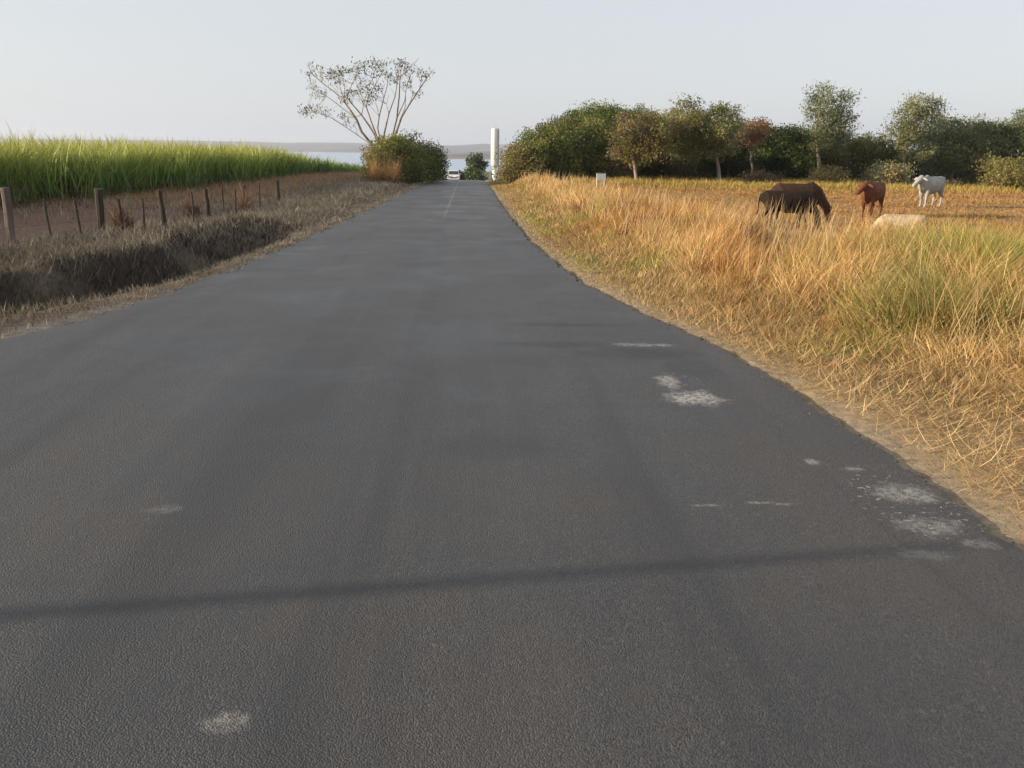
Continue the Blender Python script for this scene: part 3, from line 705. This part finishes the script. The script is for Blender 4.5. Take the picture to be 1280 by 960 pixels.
# left roadside group under the bare tree
LS = 'bushes round the foot of the bare tree'
tree('olive green bush right under the bare tree', 498, 56, 172, 232, 62, G_OLIVE+G_MID, trunk=False, group=LS)
tree('yellow brown bush left of the bare tree foot', 474, 36, 188, 232, 60, G_TAN+G_OLIVE, trunk=False, group=LS)
tree('dark green bush beside the road, right of the bare tree', 529, 46, 180, 229, 66, G_DARK+G_MID, trunk=False, group=LS, leaves=76)
tree('darkest bush hanging over the left road edge', 541, 24, 196, 226, 70, G_DARK, trunk=False, group=LS, leaves=76)
tree('pinkish bare twiggy bush above the dark roadside bush', 539, 34, 172, 226, 72, [(.24, .17, .13), (.19, .14, .11)], trunk=False, group=LS, per=.9, leaves=16, leaf=.12, slim=.25)
tree('slim dark green bush standing against the bare stems', 514, 24, 162, 230, 66, G_DARK+G_OLIVE[:1], trunk=False, group=LS)
tree('round dark tree low beyond the crest of the road', 595, 21, 194, 212, 190, G_DARK+G_MID, leaf=.4, rc=.6, per=1.0, low=.1, group='trees beyond the crest', leaves=22)
tree('low dark scrub in front of the lake beyond the crest', 573, 14, 216, 223, 150, G_DARK, trunk=False, leaf=.3, group='trees beyond the crest')

# the bare, many stemmed tree
YB = 64
bb = at(482, 226, YB); bz = float(ground(bb[0], bb[1]))
bt = tag(empty('bare_tree', (bb[0], bb[1], bz)), 'tall bare spreading tree with pale branches and sparse leaf tufts', 'tree')
def bp_(px, py, dy=0):
    q = at(px, py, YB+dy); return q-np.array([bb[0], bb[1], bz])
mb = MB()
mb.tube([(0, 0, -.2), bp_(481, 212), bp_(480, 198)], [.34, .28, .25], 10)
stems = [
 ([(480, 205), (466, 182), (452, 165), (446, 150), (438, 138), (430, 126)], -1.0, .17, .09), ([(430, 126), (418, 115), (402, 103), (390, 92), (386, 82)], -1.6, .07, .02), ([(430, 126), (431, 108), (428, 95), (430, 86)], -.6, .05, .012),
 ([(438, 138), (428, 120), (424, 104), (422, 92)], -1.6, .05, .012),
 ([(480, 200), (470, 172), (462, 158), (452, 144), (440, 130), (434, 122)], .9, .13, .06), ([(452, 144), (455, 128), (460, 112), (466, 98), (470, 82)], 1.1, .05, .012), ([(434, 122), (440, 105), (448, 92), (452, 80)], 1.2, .05, .012),
 ([(478, 195), (470, 168), (464, 152), (458, 134), (460, 122), (468, 108), (478, 90)], -.3, .11, .015), ([(458, 134), (450, 115), (444, 100), (440, 88)], -.6, .045, .012),
 ([(479, 195), (472, 160), (474, 145), (480, 122), (485, 104), (484, 92)], .5, .10, .015),
 ([(481, 198), (480, 168), (486, 142), (494, 120), (497, 100), (500, 76)], -.8, .12, .015), ([(486, 142), (483, 130), (486, 118)], -.8, .04, .012),
 ([(482, 200), (490, 172), (496, 148), (499, 120), (500, 96), (508, 90), (523, 73)], .6, .13, .02), ([(496, 148), (506, 126), (508, 108), (514, 92), (512, 80)], 1.0, .06, .012),
 ([(482, 205), (492, 175), (502, 146), (512, 130), (524, 112), (533, 98), (543, 86)], -.4, .15, .02), ([(512, 130), (516, 118), (514, 104)], -.3, .04, .012), ([(524, 112), (527, 100), (526, 90)], -.4, .04, .012), ([(502, 146), (507, 132), (507, 115)], -.2, .05, .012),
 ([(462, 180), (446, 168), (428, 156), (412, 146), (396, 140), (378, 141)], -1.8, .05, .012), ([(444, 148), (424, 132), (408, 120), (392, 112), (387, 108)], -.8, .05, .012)]
for pts, dy, r0, r1 in stems:
    k = len(pts); r0 *= .68; r1 = max(.011, r1*.7)
    mb.tube([bp_(a, b_, dy*min(1, .25+i/(k-1)) if pts[0][1] > 170 else dy) for i, (a, b_) in enumerate(pts)], list(np.linspace(r0, r1, k)), 7)
stem_pts = np.array(mb.V)
tufts = [(392, 84), (388, 92), (402, 88), (406, 92), (414, 90), (417, 96), (428, 87), (422, 90), (436, 88), (445, 82), (449, 84), (455, 83), (462, 79), (468, 79), (474, 82), (479, 92), (470, 92), (452, 96), (440, 97), (432, 118), (428, 124), (438, 116), (447, 113),
         (454, 112), (450, 108), (460, 104), (464, 112), (398, 112), (388, 107), (394, 116), (406, 118), (380, 140), (386, 137), (391, 138), (397, 137), (404, 141), (413, 141), (430, 144), (434, 148), (438, 152), (486, 92), (484, 82), (498, 80), (502, 78), (510, 84), (516, 92), (526, 92), (531, 96), (536, 92), (520, 118), (508, 104), (461, 126), (466, 122), (474, 112), (458, 92), (492, 100), (500, 92), (410, 100), (421, 104)]
Pl, Cl = [], []
for i, (a, b_) in enumerate(tufts):
    c = bp_(a+rng.normal(0, 1), b_+rng.normal(0, 1), rng.normal(0, .9)); m_ = int(rng.uniform(18, 62))
    Pl.append(c+rng.normal(0, 1, (m_, 3))*np.array([.24, .3, .17])); Cl.append(np.tile(np.array([(.085, .08, .04), (.13, .11, .055), (.10, .10, .035)][i % 3]), (m_, 1))*rng.uniform(.7, 1.3, (m_, 1)))
    for k in range(3):
        e = c+rng.normal(0, .26, 3)
        g0 = stem_pts[np.argmin(np.linalg.norm(stem_pts-(e+np.array([.25, 0, -.55])), axis=1))]
        mb.tube([g0, g0*.55+e*.45+rng.normal(0, .08, 3), e], [.016, .012, .006], 5)
V, F, CC = leaf_quads(np.concatenate(Pl), 0.078*rng.uniform(.6, 1.5, sum(map(len, Pl))), np.concatenate(Cl), .8, .4)
mb.build('trunk', M_BARKB, bt, True); mesh_obj('crown', V, F, M_LEAF, bt, cols=CC)

# dry clumps by the fence
def dry_clump(label, x, y, hgt, wd, cols, n_=260):
    k_ = 7; ca = rng.uniform(0, 6.28, k_); cr = rng.random(k_)**.5*wd; ch = rng.uniform(.45, 1.05, k_); wh = rng.integers(0, k_, n_)
    a = rng.uniform(0, 6.28, n_); bs = np.stack([np.cos(ca)*cr, np.sin(ca)*cr, np.zeros(k_)], 1)[wh]+rng.normal(0, .05, (n_, 3))*np.array([1, 1, 0])
    bs[:, 2] = rng.random(n_)**2*.45*hgt
    c = pick(np.array(cols), n_)*(.6+.7*rng.random((n_, 1)))
    V, F, C = blades(bs, hgt*ch[wh]*rng.uniform(.3, .9, n_), np.full(n_, .018), a, np.abs(rng.normal(.25, .25, n_)), rng.uniform(.0, 1.4, n_), c*.85, c)
    o = mesh_obj('dry_grass_clump', V, F, M_GRASS, cols=C); o.location = (x, y, float(ground(x, y)))
    tag(o, label, 'grass clump', 'dry clumps along the fence' if 'post' in label else None)
BR = [(.20, .125, .085), (.27, .18, .12), (.14, .09, .06)]
dry_clump('brown dry grass clump right beside the second thick fence post', -9.0, 21.5, .95, .24, BR)
dry_clump('slim brown grass clump just left of the fourth thick fence post', -8.75, 26.2, .85, .16, BR)
dry_clump('reddish dry clump leaning by the fence past the fourth post', -7.9, 29.5, 1.0, .22, [(.30, .18, .11), (.36, .24, .15)])
dry_clump('orange dry grass clump at the foot of the bare tree', float(at(480, 232, 57)[0]), 57, 2.0, 1.3, [(.40, .22, .08), (.46, .28, .12), (.30, .19, .07)], 900)
dry_clump('dark rust brown weed clump in the tall grass before the black calf', 5.7, 16.3, 1.0, .2, [(.17, .085, .045), (.24, .13, .065)], 260)

# ------------------------------------------------------------------ fence
fence = tag(empty('fence', (-10.12, 18.41, float(ground(-10.12, 18.41)))), 'old wooden post and wire fence along the dirt track on the left', 'fence')
FO = np.array(fence.location)
def post(x, y, hgt, r, mat, nm):
    z = float(ground(x, y)); tl = rng.normal(0, .03, 2); mb = MB(); k = 6
    pts = [(x+tl[0]*t*hgt+rng.normal(0, .006), y+tl[1]*t*hgt, z-.1+t*(hgt+.1)) for t in np.linspace(0, 1, k)]
    mb.tube([np.array(p)-FO for p in pts], [r*rng.uniform(.88, 1.08) for _ in range(k)], 9); mb.build(nm, mat, fence, False)
    return np.array(pts[-1])
line = []
for (x, y, hh, r, mt) in ((-13.4, 7.0, 1.2, .074, M_WOOD), (-12.0, 12.6, 1.15, .07, M_WOOD), (-10.12, 18.41, 1.22, .084, M_WOOD2), (-9.3, 21.0, 1.08, .095, M_WOOD), (-8.35, 22.75, 1.06, .07, M_WOOD), (-8.1, 25.8, .98, .074, M_WOOD), (-8.0, 29.6, .95, .07, M_WOOD), (-7.8, 34, 1.0, .07, M_WOOD)):
    line.append((x, y, hh)); post(x, y, hh, r, mt, 'post')
for (x, y) in ((-12.8, 9.6), (-11.3, 15.4), (-9.68, 19.25), (-9.2, 19.7), (-8.75, 21.0), (-8.3, 21.2), (-8.0, 24.0), (-8.05, 27.2), (-8.02, 28.5), (-7.95, 31.5)):
    post(x, y, rng.uniform(.85, 1.0), .026, M_WOOD, 'dropper')
for f in (.3, .55, .78, .95):
    mb = MB(); pts = [np.array([x+.09, y, float(ground(x, y))+hh*f])-FO for x, y, hh in line]; mb.tube(pts, [.0035]*len(pts), 4); mb.build('wire', M_WIRE, fence)

# utility pole left of the frame, whose shadow crosses the near road
tipx, tipy = 2.7, 4.31; PH = 4.2
px_ = tipx-math.cos(SUN_AZ)*PH/math.tan(SUN_EL); py_ = tipy-math.sin(SUN_AZ)*PH/math.tan(SUN_EL)
pole = tag(empty('wooden_pole', (px_, py_, float(ground(px_, py_)))), 'slim wooden pole left of the frame that throws its shadow over the road', 'pole')
MB().tube([(0, 0, -.5), (0, 0, 2), (0, 0, PH)], [.085, .075, .06], 12).build('shaft', M_WOOD, pole, True)
MB().lathe([(.03, PH), (.05, PH+.05), (.03, PH+.09), (.05, PH+.13), (.02, PH+.18)], 10).build('insulator', M_WHITE, pole, True)

# ------------------------------------------------------------------ white board on two legs
q = at(751, 230, 49); bz_ = float(ground(q[0], q[1]))
sg = tag(empty('board', (q[0], q[1], bz_), R(12)), 'small plain white board on two short legs before the wood', 'board')
MB().box((0, 0, .72), (.58, .04, .38)).build('panel', M_WHITE, sg)
MB().box((0, -.002, .925), (.62, .07, .025)).build('frame', M_METAL, sg)
for s_ in (-.24, .24): MB().box((s_, .045, .32), (.045, .045, .72)).build('leg', M_WHITE, sg)

# ------------------------------------------------------------------ water tower beyond the crest
YT = 150
q = at(618, 214, YT); tz = float(ground(q[0], q[1])); zt = at(618, 161, YT)[2]; H = zt-tz; zn = at(618, 206, YT)[2]-tz
wt = tag(empty('water_tower', (q[0], q[1], tz)), 'slim white steel water tower rising beyond the crest of the road', 'water tower')
MB().lathe([(.55, -.2), (.40, .3), (.38, zn-.5)], 24).build('column', M_TANK, wt, True)
MB().lathe([(.38, zn-.5), (.64, zn), (.66, zn+.1), (.66, H-.15), (.63, H-.1)], 28).build('tank', M_TANK, wt, True)
MB().lathe([(.63, H-.1), (.4, H+.08), (.1, H+.15)], 28).build('roof', M_TANK, wt, True)
MB().tube([(-.76, -.1, 0), (-.76, -.1, H)], [.035, .035], 6).tube([(.74, -.3, .5), (.74, -.3, H+.05)], [.06, .06], 6).build('pipe', M_METAL, wt)
lad = MB()
for s_ in (-.2, .2): lad.tube([(.55+s_*.5, -.62+s_*.8, .3), (.55+s_*.5, -.62+s_*.8, H+.1)], [.025, .025], 5)
for z in np.arange(.6, H, .35): lad.tube([(.45, -.78, z), (.65, -.46, z)], [.018, .018], 5)
lad.build('ladder', M_METAL, wt)
MB().tube([(0, 0, H+.1), (0, 0, H+1.0)], [.03, .012], 5).tube([(.35, 0, H+.1), (.35, 0, H+.6)], [.02, .01], 5).build('antenna', M_METAL, wt)

# ------------------------------------------------------------------ white car coming over the crest
YC = 112
q = at(567, 224, YC); z0 = float(base_z(YC))
car = tag(empty('car', (q[0], YC, z0), R(-90)), 'white car coming up the road just beyond the crest', 'car')
def body(prof, hw_, inset=0.0, x0=0):
    n_ = len(prof); V = [(x, -hw_+inset*t, z) for x, z, t in prof]+[(x, hw_-inset*t, z) for x, z, t in prof]
    F = [list(range(n_))[::-1], [n_+i for i in range(n_)]]+[[i, (i+1) % n_, n_+(i+1) % n_, n_+i] for i in range(n_)]
    return V, F
def bevelled(name, V, F, mat, parent, wdt=.05):
    o = mesh_obj(name, np.array(V), F, mat, parent); mo = o.modifiers.new('bevel', 'BEVEL'); mo.width = wdt; mo.segments = 3; mo.limit_method = 'ANGLE'
    return o
bevelled('body', *body([(2.0, .35, 0), (2.02, .62, 0), (1.85, .82, .1), (.95, .95, .1), (-1.75, .98, .1), (-1.95, .8, .1), (-1.95, .35, 0)], .84, .3), M_WHITE, car, .07)
cab = bevelled('cabin', *body([(.95, .95, 0), (.25, 1.42, 1), (-1.35, 1.48, 1), (-1.78, .97, 0)], .78, .14), M_WHITE, car, .05)
MB_ = [((.915, .70, 1.0), (.915, -.70, 1.0), (.325, -.60, 1.38), (.325, .60, 1.38))]
mesh_obj('windscreen', [(p_[0]+.045, p_[1], p_[2]+.03) for p_ in MB_[0]]+[(p_[0]+.03, p_[1], p_[2]+.01) for p_ in MB_[0]], [[0, 1, 2, 3], [7, 6, 5, 4], [0, 4, 5, 1], [1, 5, 6, 2], [2, 6, 7, 3], [3, 7, 4, 0]], M_GLASS, car)
for s_ in (-1, 1):
    MB().box((-.55, s_*.735, 1.18), (1.5, .03, .30)).build('side_window', M_GLASS, car)
    MB().box((1.96, s_*.58, .70), (.12, .36, .14)).build('headlight', M_METAL, car)
    MB().box((.75, s_*.93, 1.02), (.12, .16, .11)).build('mirror', M_WHITE, car)
    for xx in (1.25, -1.25):
        wl = MB().tube([(xx, s_*.66, .31), (xx, s_*.87, .31)], [.31, .31], 20).build('wheel', M_DARK, car)
        MB().tube([(xx, s_*.865, .31), (xx, s_*.885, .31)], [.19, .19], 16).build('rim', M_METAL, wl)
MB().box((2.01, 0, .60), (.05, .9, .12)).build('grille', M_DARK, car)
MB().box((2.02, 0, .42), (.08, 1.5, .14)).build('bumper', M_WHITE, car)

# ------------------------------------------------------------------ cattle
def coat(name, a, b, scale=3.0):
    return mat_simple(name, a, .8, .2, scale, .15, 0, .2, col2=b)
def blob_chain(bm, pts):
    """spheres along a chain of (x, y, z, r[, squash in y])"""
    for p0, p1 in zip(pts[:-1], pts[1:]):
        a = np.array(p0[:4], float); b = np.array(p1[:4], float)
        s0 = p0[4] if len(p0) > 4 else 1; s1 = p1[4] if len(p1) > 4 else 1
        L = np.linalg.norm(b[:3]-a[:3]); k = max(2, int(L/(min(a[3], b[3])*.35))+1)
        for t in np.linspace(0, 1, k):
            q = a*(1-t)+b*t; s = s0*(1-t)+s1*t
            bmesh.ops.create_icosphere(bm, subdivisions=2, radius=1, matrix=Matrix.Translation(q[:3]) @ Matrix.Diagonal((q[3], q[3]*s, q[3], 1)))

def cow(label, x, y, rz, s, mat, head='graze', turn=0, hump=.05, horns=False, legmat=None, tail=None, step=0.0):
    root = tag(empty('cow', (x, y, float(ground(x, y))), rz), label, 'cow', 'cattle grazing in the pasture')
    root.scale = (s, s, s)
    bm = bmesh.new()
    blob_chain(bm, [(-.80, 0, 1.05, .18, .95), (-.64, 0, 1.03, .27, .95), (-.35, 0, .95, .335, .9), (0, 0, .90, .38, .86), (.32, 0, .89, .38, .80), (.56, 0, .94, .30, .80)])
    blob_chain(bm, [(-.74, 0, 1.18, .11, 1.7), (-.2, 0, 1.17, .12, 1.3), (.35, 0, 1.16, .12, 1.1), (.52, 0, 1.18, .11, 1)])
    if hump > .08: blob_chain(bm, [(.26, 0, 1.20, hump*.8, .7), (.42, 0, 1.23, hump, .7), (.58, 0, 1.17, hump*.8, .7)])
    blob_chain(bm, [(.50, 0, .66, .17, .6), (.72, 0, .78, .15, .45), (.86, 0, .92, .09, .4)])
    for sd_ in (-1, 1):
        st = step*sd_
        blob_chain(bm, [(.46, sd_*.13, .86, .15, .7), (.47+st*.3, sd_*.15, .62, .095), (.46+st*.7, sd_*.14, .40, .06), (.45+st, sd_*.14, .38, .062), (.45+st, sd_*.14, .14, .04), (.47+st, sd_*.14, .10, .05), (.49+st, sd_*.14, .045, .058)])
        st = -step*sd_
        blob_chain(bm, [(-.62, sd_*.13, .95, .20, .65), (-.54, sd_*.16, .70, .135, .8), (-.60+st*.4, sd_*.15, .54, .085), (-.71+st*.7, sd_*.14, .42, .062), (-.67+st, sd_*.14, .18, .042), (-.65+st, sd_*.14, .10, .05), (-.62+st, sd_*.14, .045, .058)])
    if head == 'graze':
        nk = [(.56, 0, 1.0, .25, .7), (.80, 0, .80, .18, .65), (1.00, 0, .56, .13, .75)]; poll = np.array([1.02, 0, .56]); hd = np.array([.28, 0, -.96])
    else:
        nk = [(.52, 0, 1.02, .28, .7), (.74, 0, 1.08, .21, .65), (.88, 0, 1.17, .155, .75)]; poll = np.array([.90, 0, 1.21]); hd = np.array([.80, 0, -.60])
    Rz = Matrix.Rotation(turn, 3, 'Z'); hd = np.array(Rz @ Vector(hd)); hd /= np.linalg.norm(hd)
    blob_chain(bm, nk)
    pr = lambda t: poll+hd*t
    blob_chain(bm, [(*pr(-.03), .13), (*pr(.10), .14), (*pr(.24), .115), (*pr(.38), .09), (*pr(.46), .09), (*pr(.49), .08)])
    me = bpy.data.meshes.new('cow_body'); bm.to_mesh(me); bm.free()
    tmp = bpy.data.objects.new('tmp', me); COL.objects.link(tmp)
    rm = tmp.modifiers.new('r', 'REMESH'); rm.mode = 'VOXEL'; rm.voxel_size = .022
    sm = tmp.modifiers.new('s', 'SMOOTH'); sm.iterations = 5; sm.factor = .5
    dg = bpy.context.evaluated_depsgraph_get(); dg.update()
    me2 = bpy.data.meshes.new_from_object(tmp.evaluated_get(dg)); bpy.data.objects.remove(tmp); bpy.data.meshes.remove(me)
    me2.polygons.foreach_set('use_smooth', np.ones(len(me2.polygons), bool)); me2.materials.clear(); me2.materials.append(mat)
    o = bpy.data.objects.new('body', me2); COL.objects.link(o); o.parent = root
    side = np.array(Rz @ Vector((0, 1, 0))); upv = np.cross(hd, side); upv = upv if upv[2] > 0 or head == 'graze' else -upv
    if head == 'graze': upv = np.array([.96, 0, .28])
    for sd_ in (-1, 1):
        b0 = pr(0)+side*sd_*.10+upv*.02
        MB().tube([b0, b0+side*sd_*.09-np.array([0, 0, .02]), b0+side*sd_*.18-np.array([0, 0, .06]), b0+side*sd_*.23-np.array([0, 0, .10])], [.025, .05, .042, .008], 8).build('ear', mat, root, True)
        e0 = pr(.15)+side*sd_*.098+upv*.045
        MB().tube([e0-side*sd_*.012, e0+side*sd_*.012, e0+side*sd_*.018], [.02, .018, .006], 8).build('eye', M_DARK, root, True)
        if horns:
            h0 = pr(-.05)+side*sd_*.06+upv*.07
            MB().tube([h0, h0+side*sd_*.07+upv*.08, h0+side*sd_*.09+upv*.2], [.028, .02, .005], 8).build('horn', M_WOODP, root, True)
    MB().tube([(-.90, 0, 1.17), (-.96, 0, 1.05), (-.97, .01, .80), (-.96, .02, .55)], [.035, .025, .02, .018], 8).tube([(-.96, .02, .58), (-.96, .03, .45), (-.95, .03, .30)], [.02, .045, .01], 8).build('tail', tail or mat, root, True)
    return root
M_BLK = coat('black_coat', (.011, .008, .006), (.030, .017, .011)); M_DBR = coat('dark_brown_coat', (.035, .018, .011), (.085, .042, .022))
M_RED = coat('red_brown_coat', (.10, .034, .018), (.17, .060, .028)); M_WHT = coat('white_coat', (.29, .28, .265), (.38, .365, .345)); M_CRM = coat('cream_coat', (.36, .27, .17), (.54, .42, .28), 5.0)
cow('black calf grazing in the tall grass, in front of the dark brown cow', 9.35, 23.7, R(-4), .86, M_BLK, step=.08)
cow('dark brown humped cow grazing just behind the black calf', 10.72, 26.3, R(6), 1.0, M_DBR, hump=.12, step=-.07)
cow('red brown cow with raised head facing the road', 15.3, 30.5, R(226), 1.02, M_RED, head='up', turn=R(-20), hump=.11, step=.05)
cow('white cow standing farthest back on the right', 21.45, 37.3, R(212), 1.08, M_WHT, head='up', turn=R(-8), hump=.13, step=.06)
cow('cream calf with its back just showing above the dry grass', 10.15, 18.7, R(160), .63, M_CRM, step=.05)

# ------------------------------------------------------------------ air
m = bpy.data.materials.new('haze'); m.use_nodes = True; n = m.node_tree; n.nodes.clear()
out = n.nodes.new('ShaderNodeOutputMaterial'); pv = n.nodes.new('ShaderNodeVolumePrincipled')
pv.inputs['Color'].default_value = (.74, .82, 1, 1); pv.inputs['Density'].default_value = .00015; pv.inputs['Anisotropy'].default_value = .2
n.links.new(pv.outputs[0], out.inputs['Volume'])
hz = MB().box((0, 4200, 35), (14600, 8800, 160)).build('haze', m); tag(hz, kind='stuff')
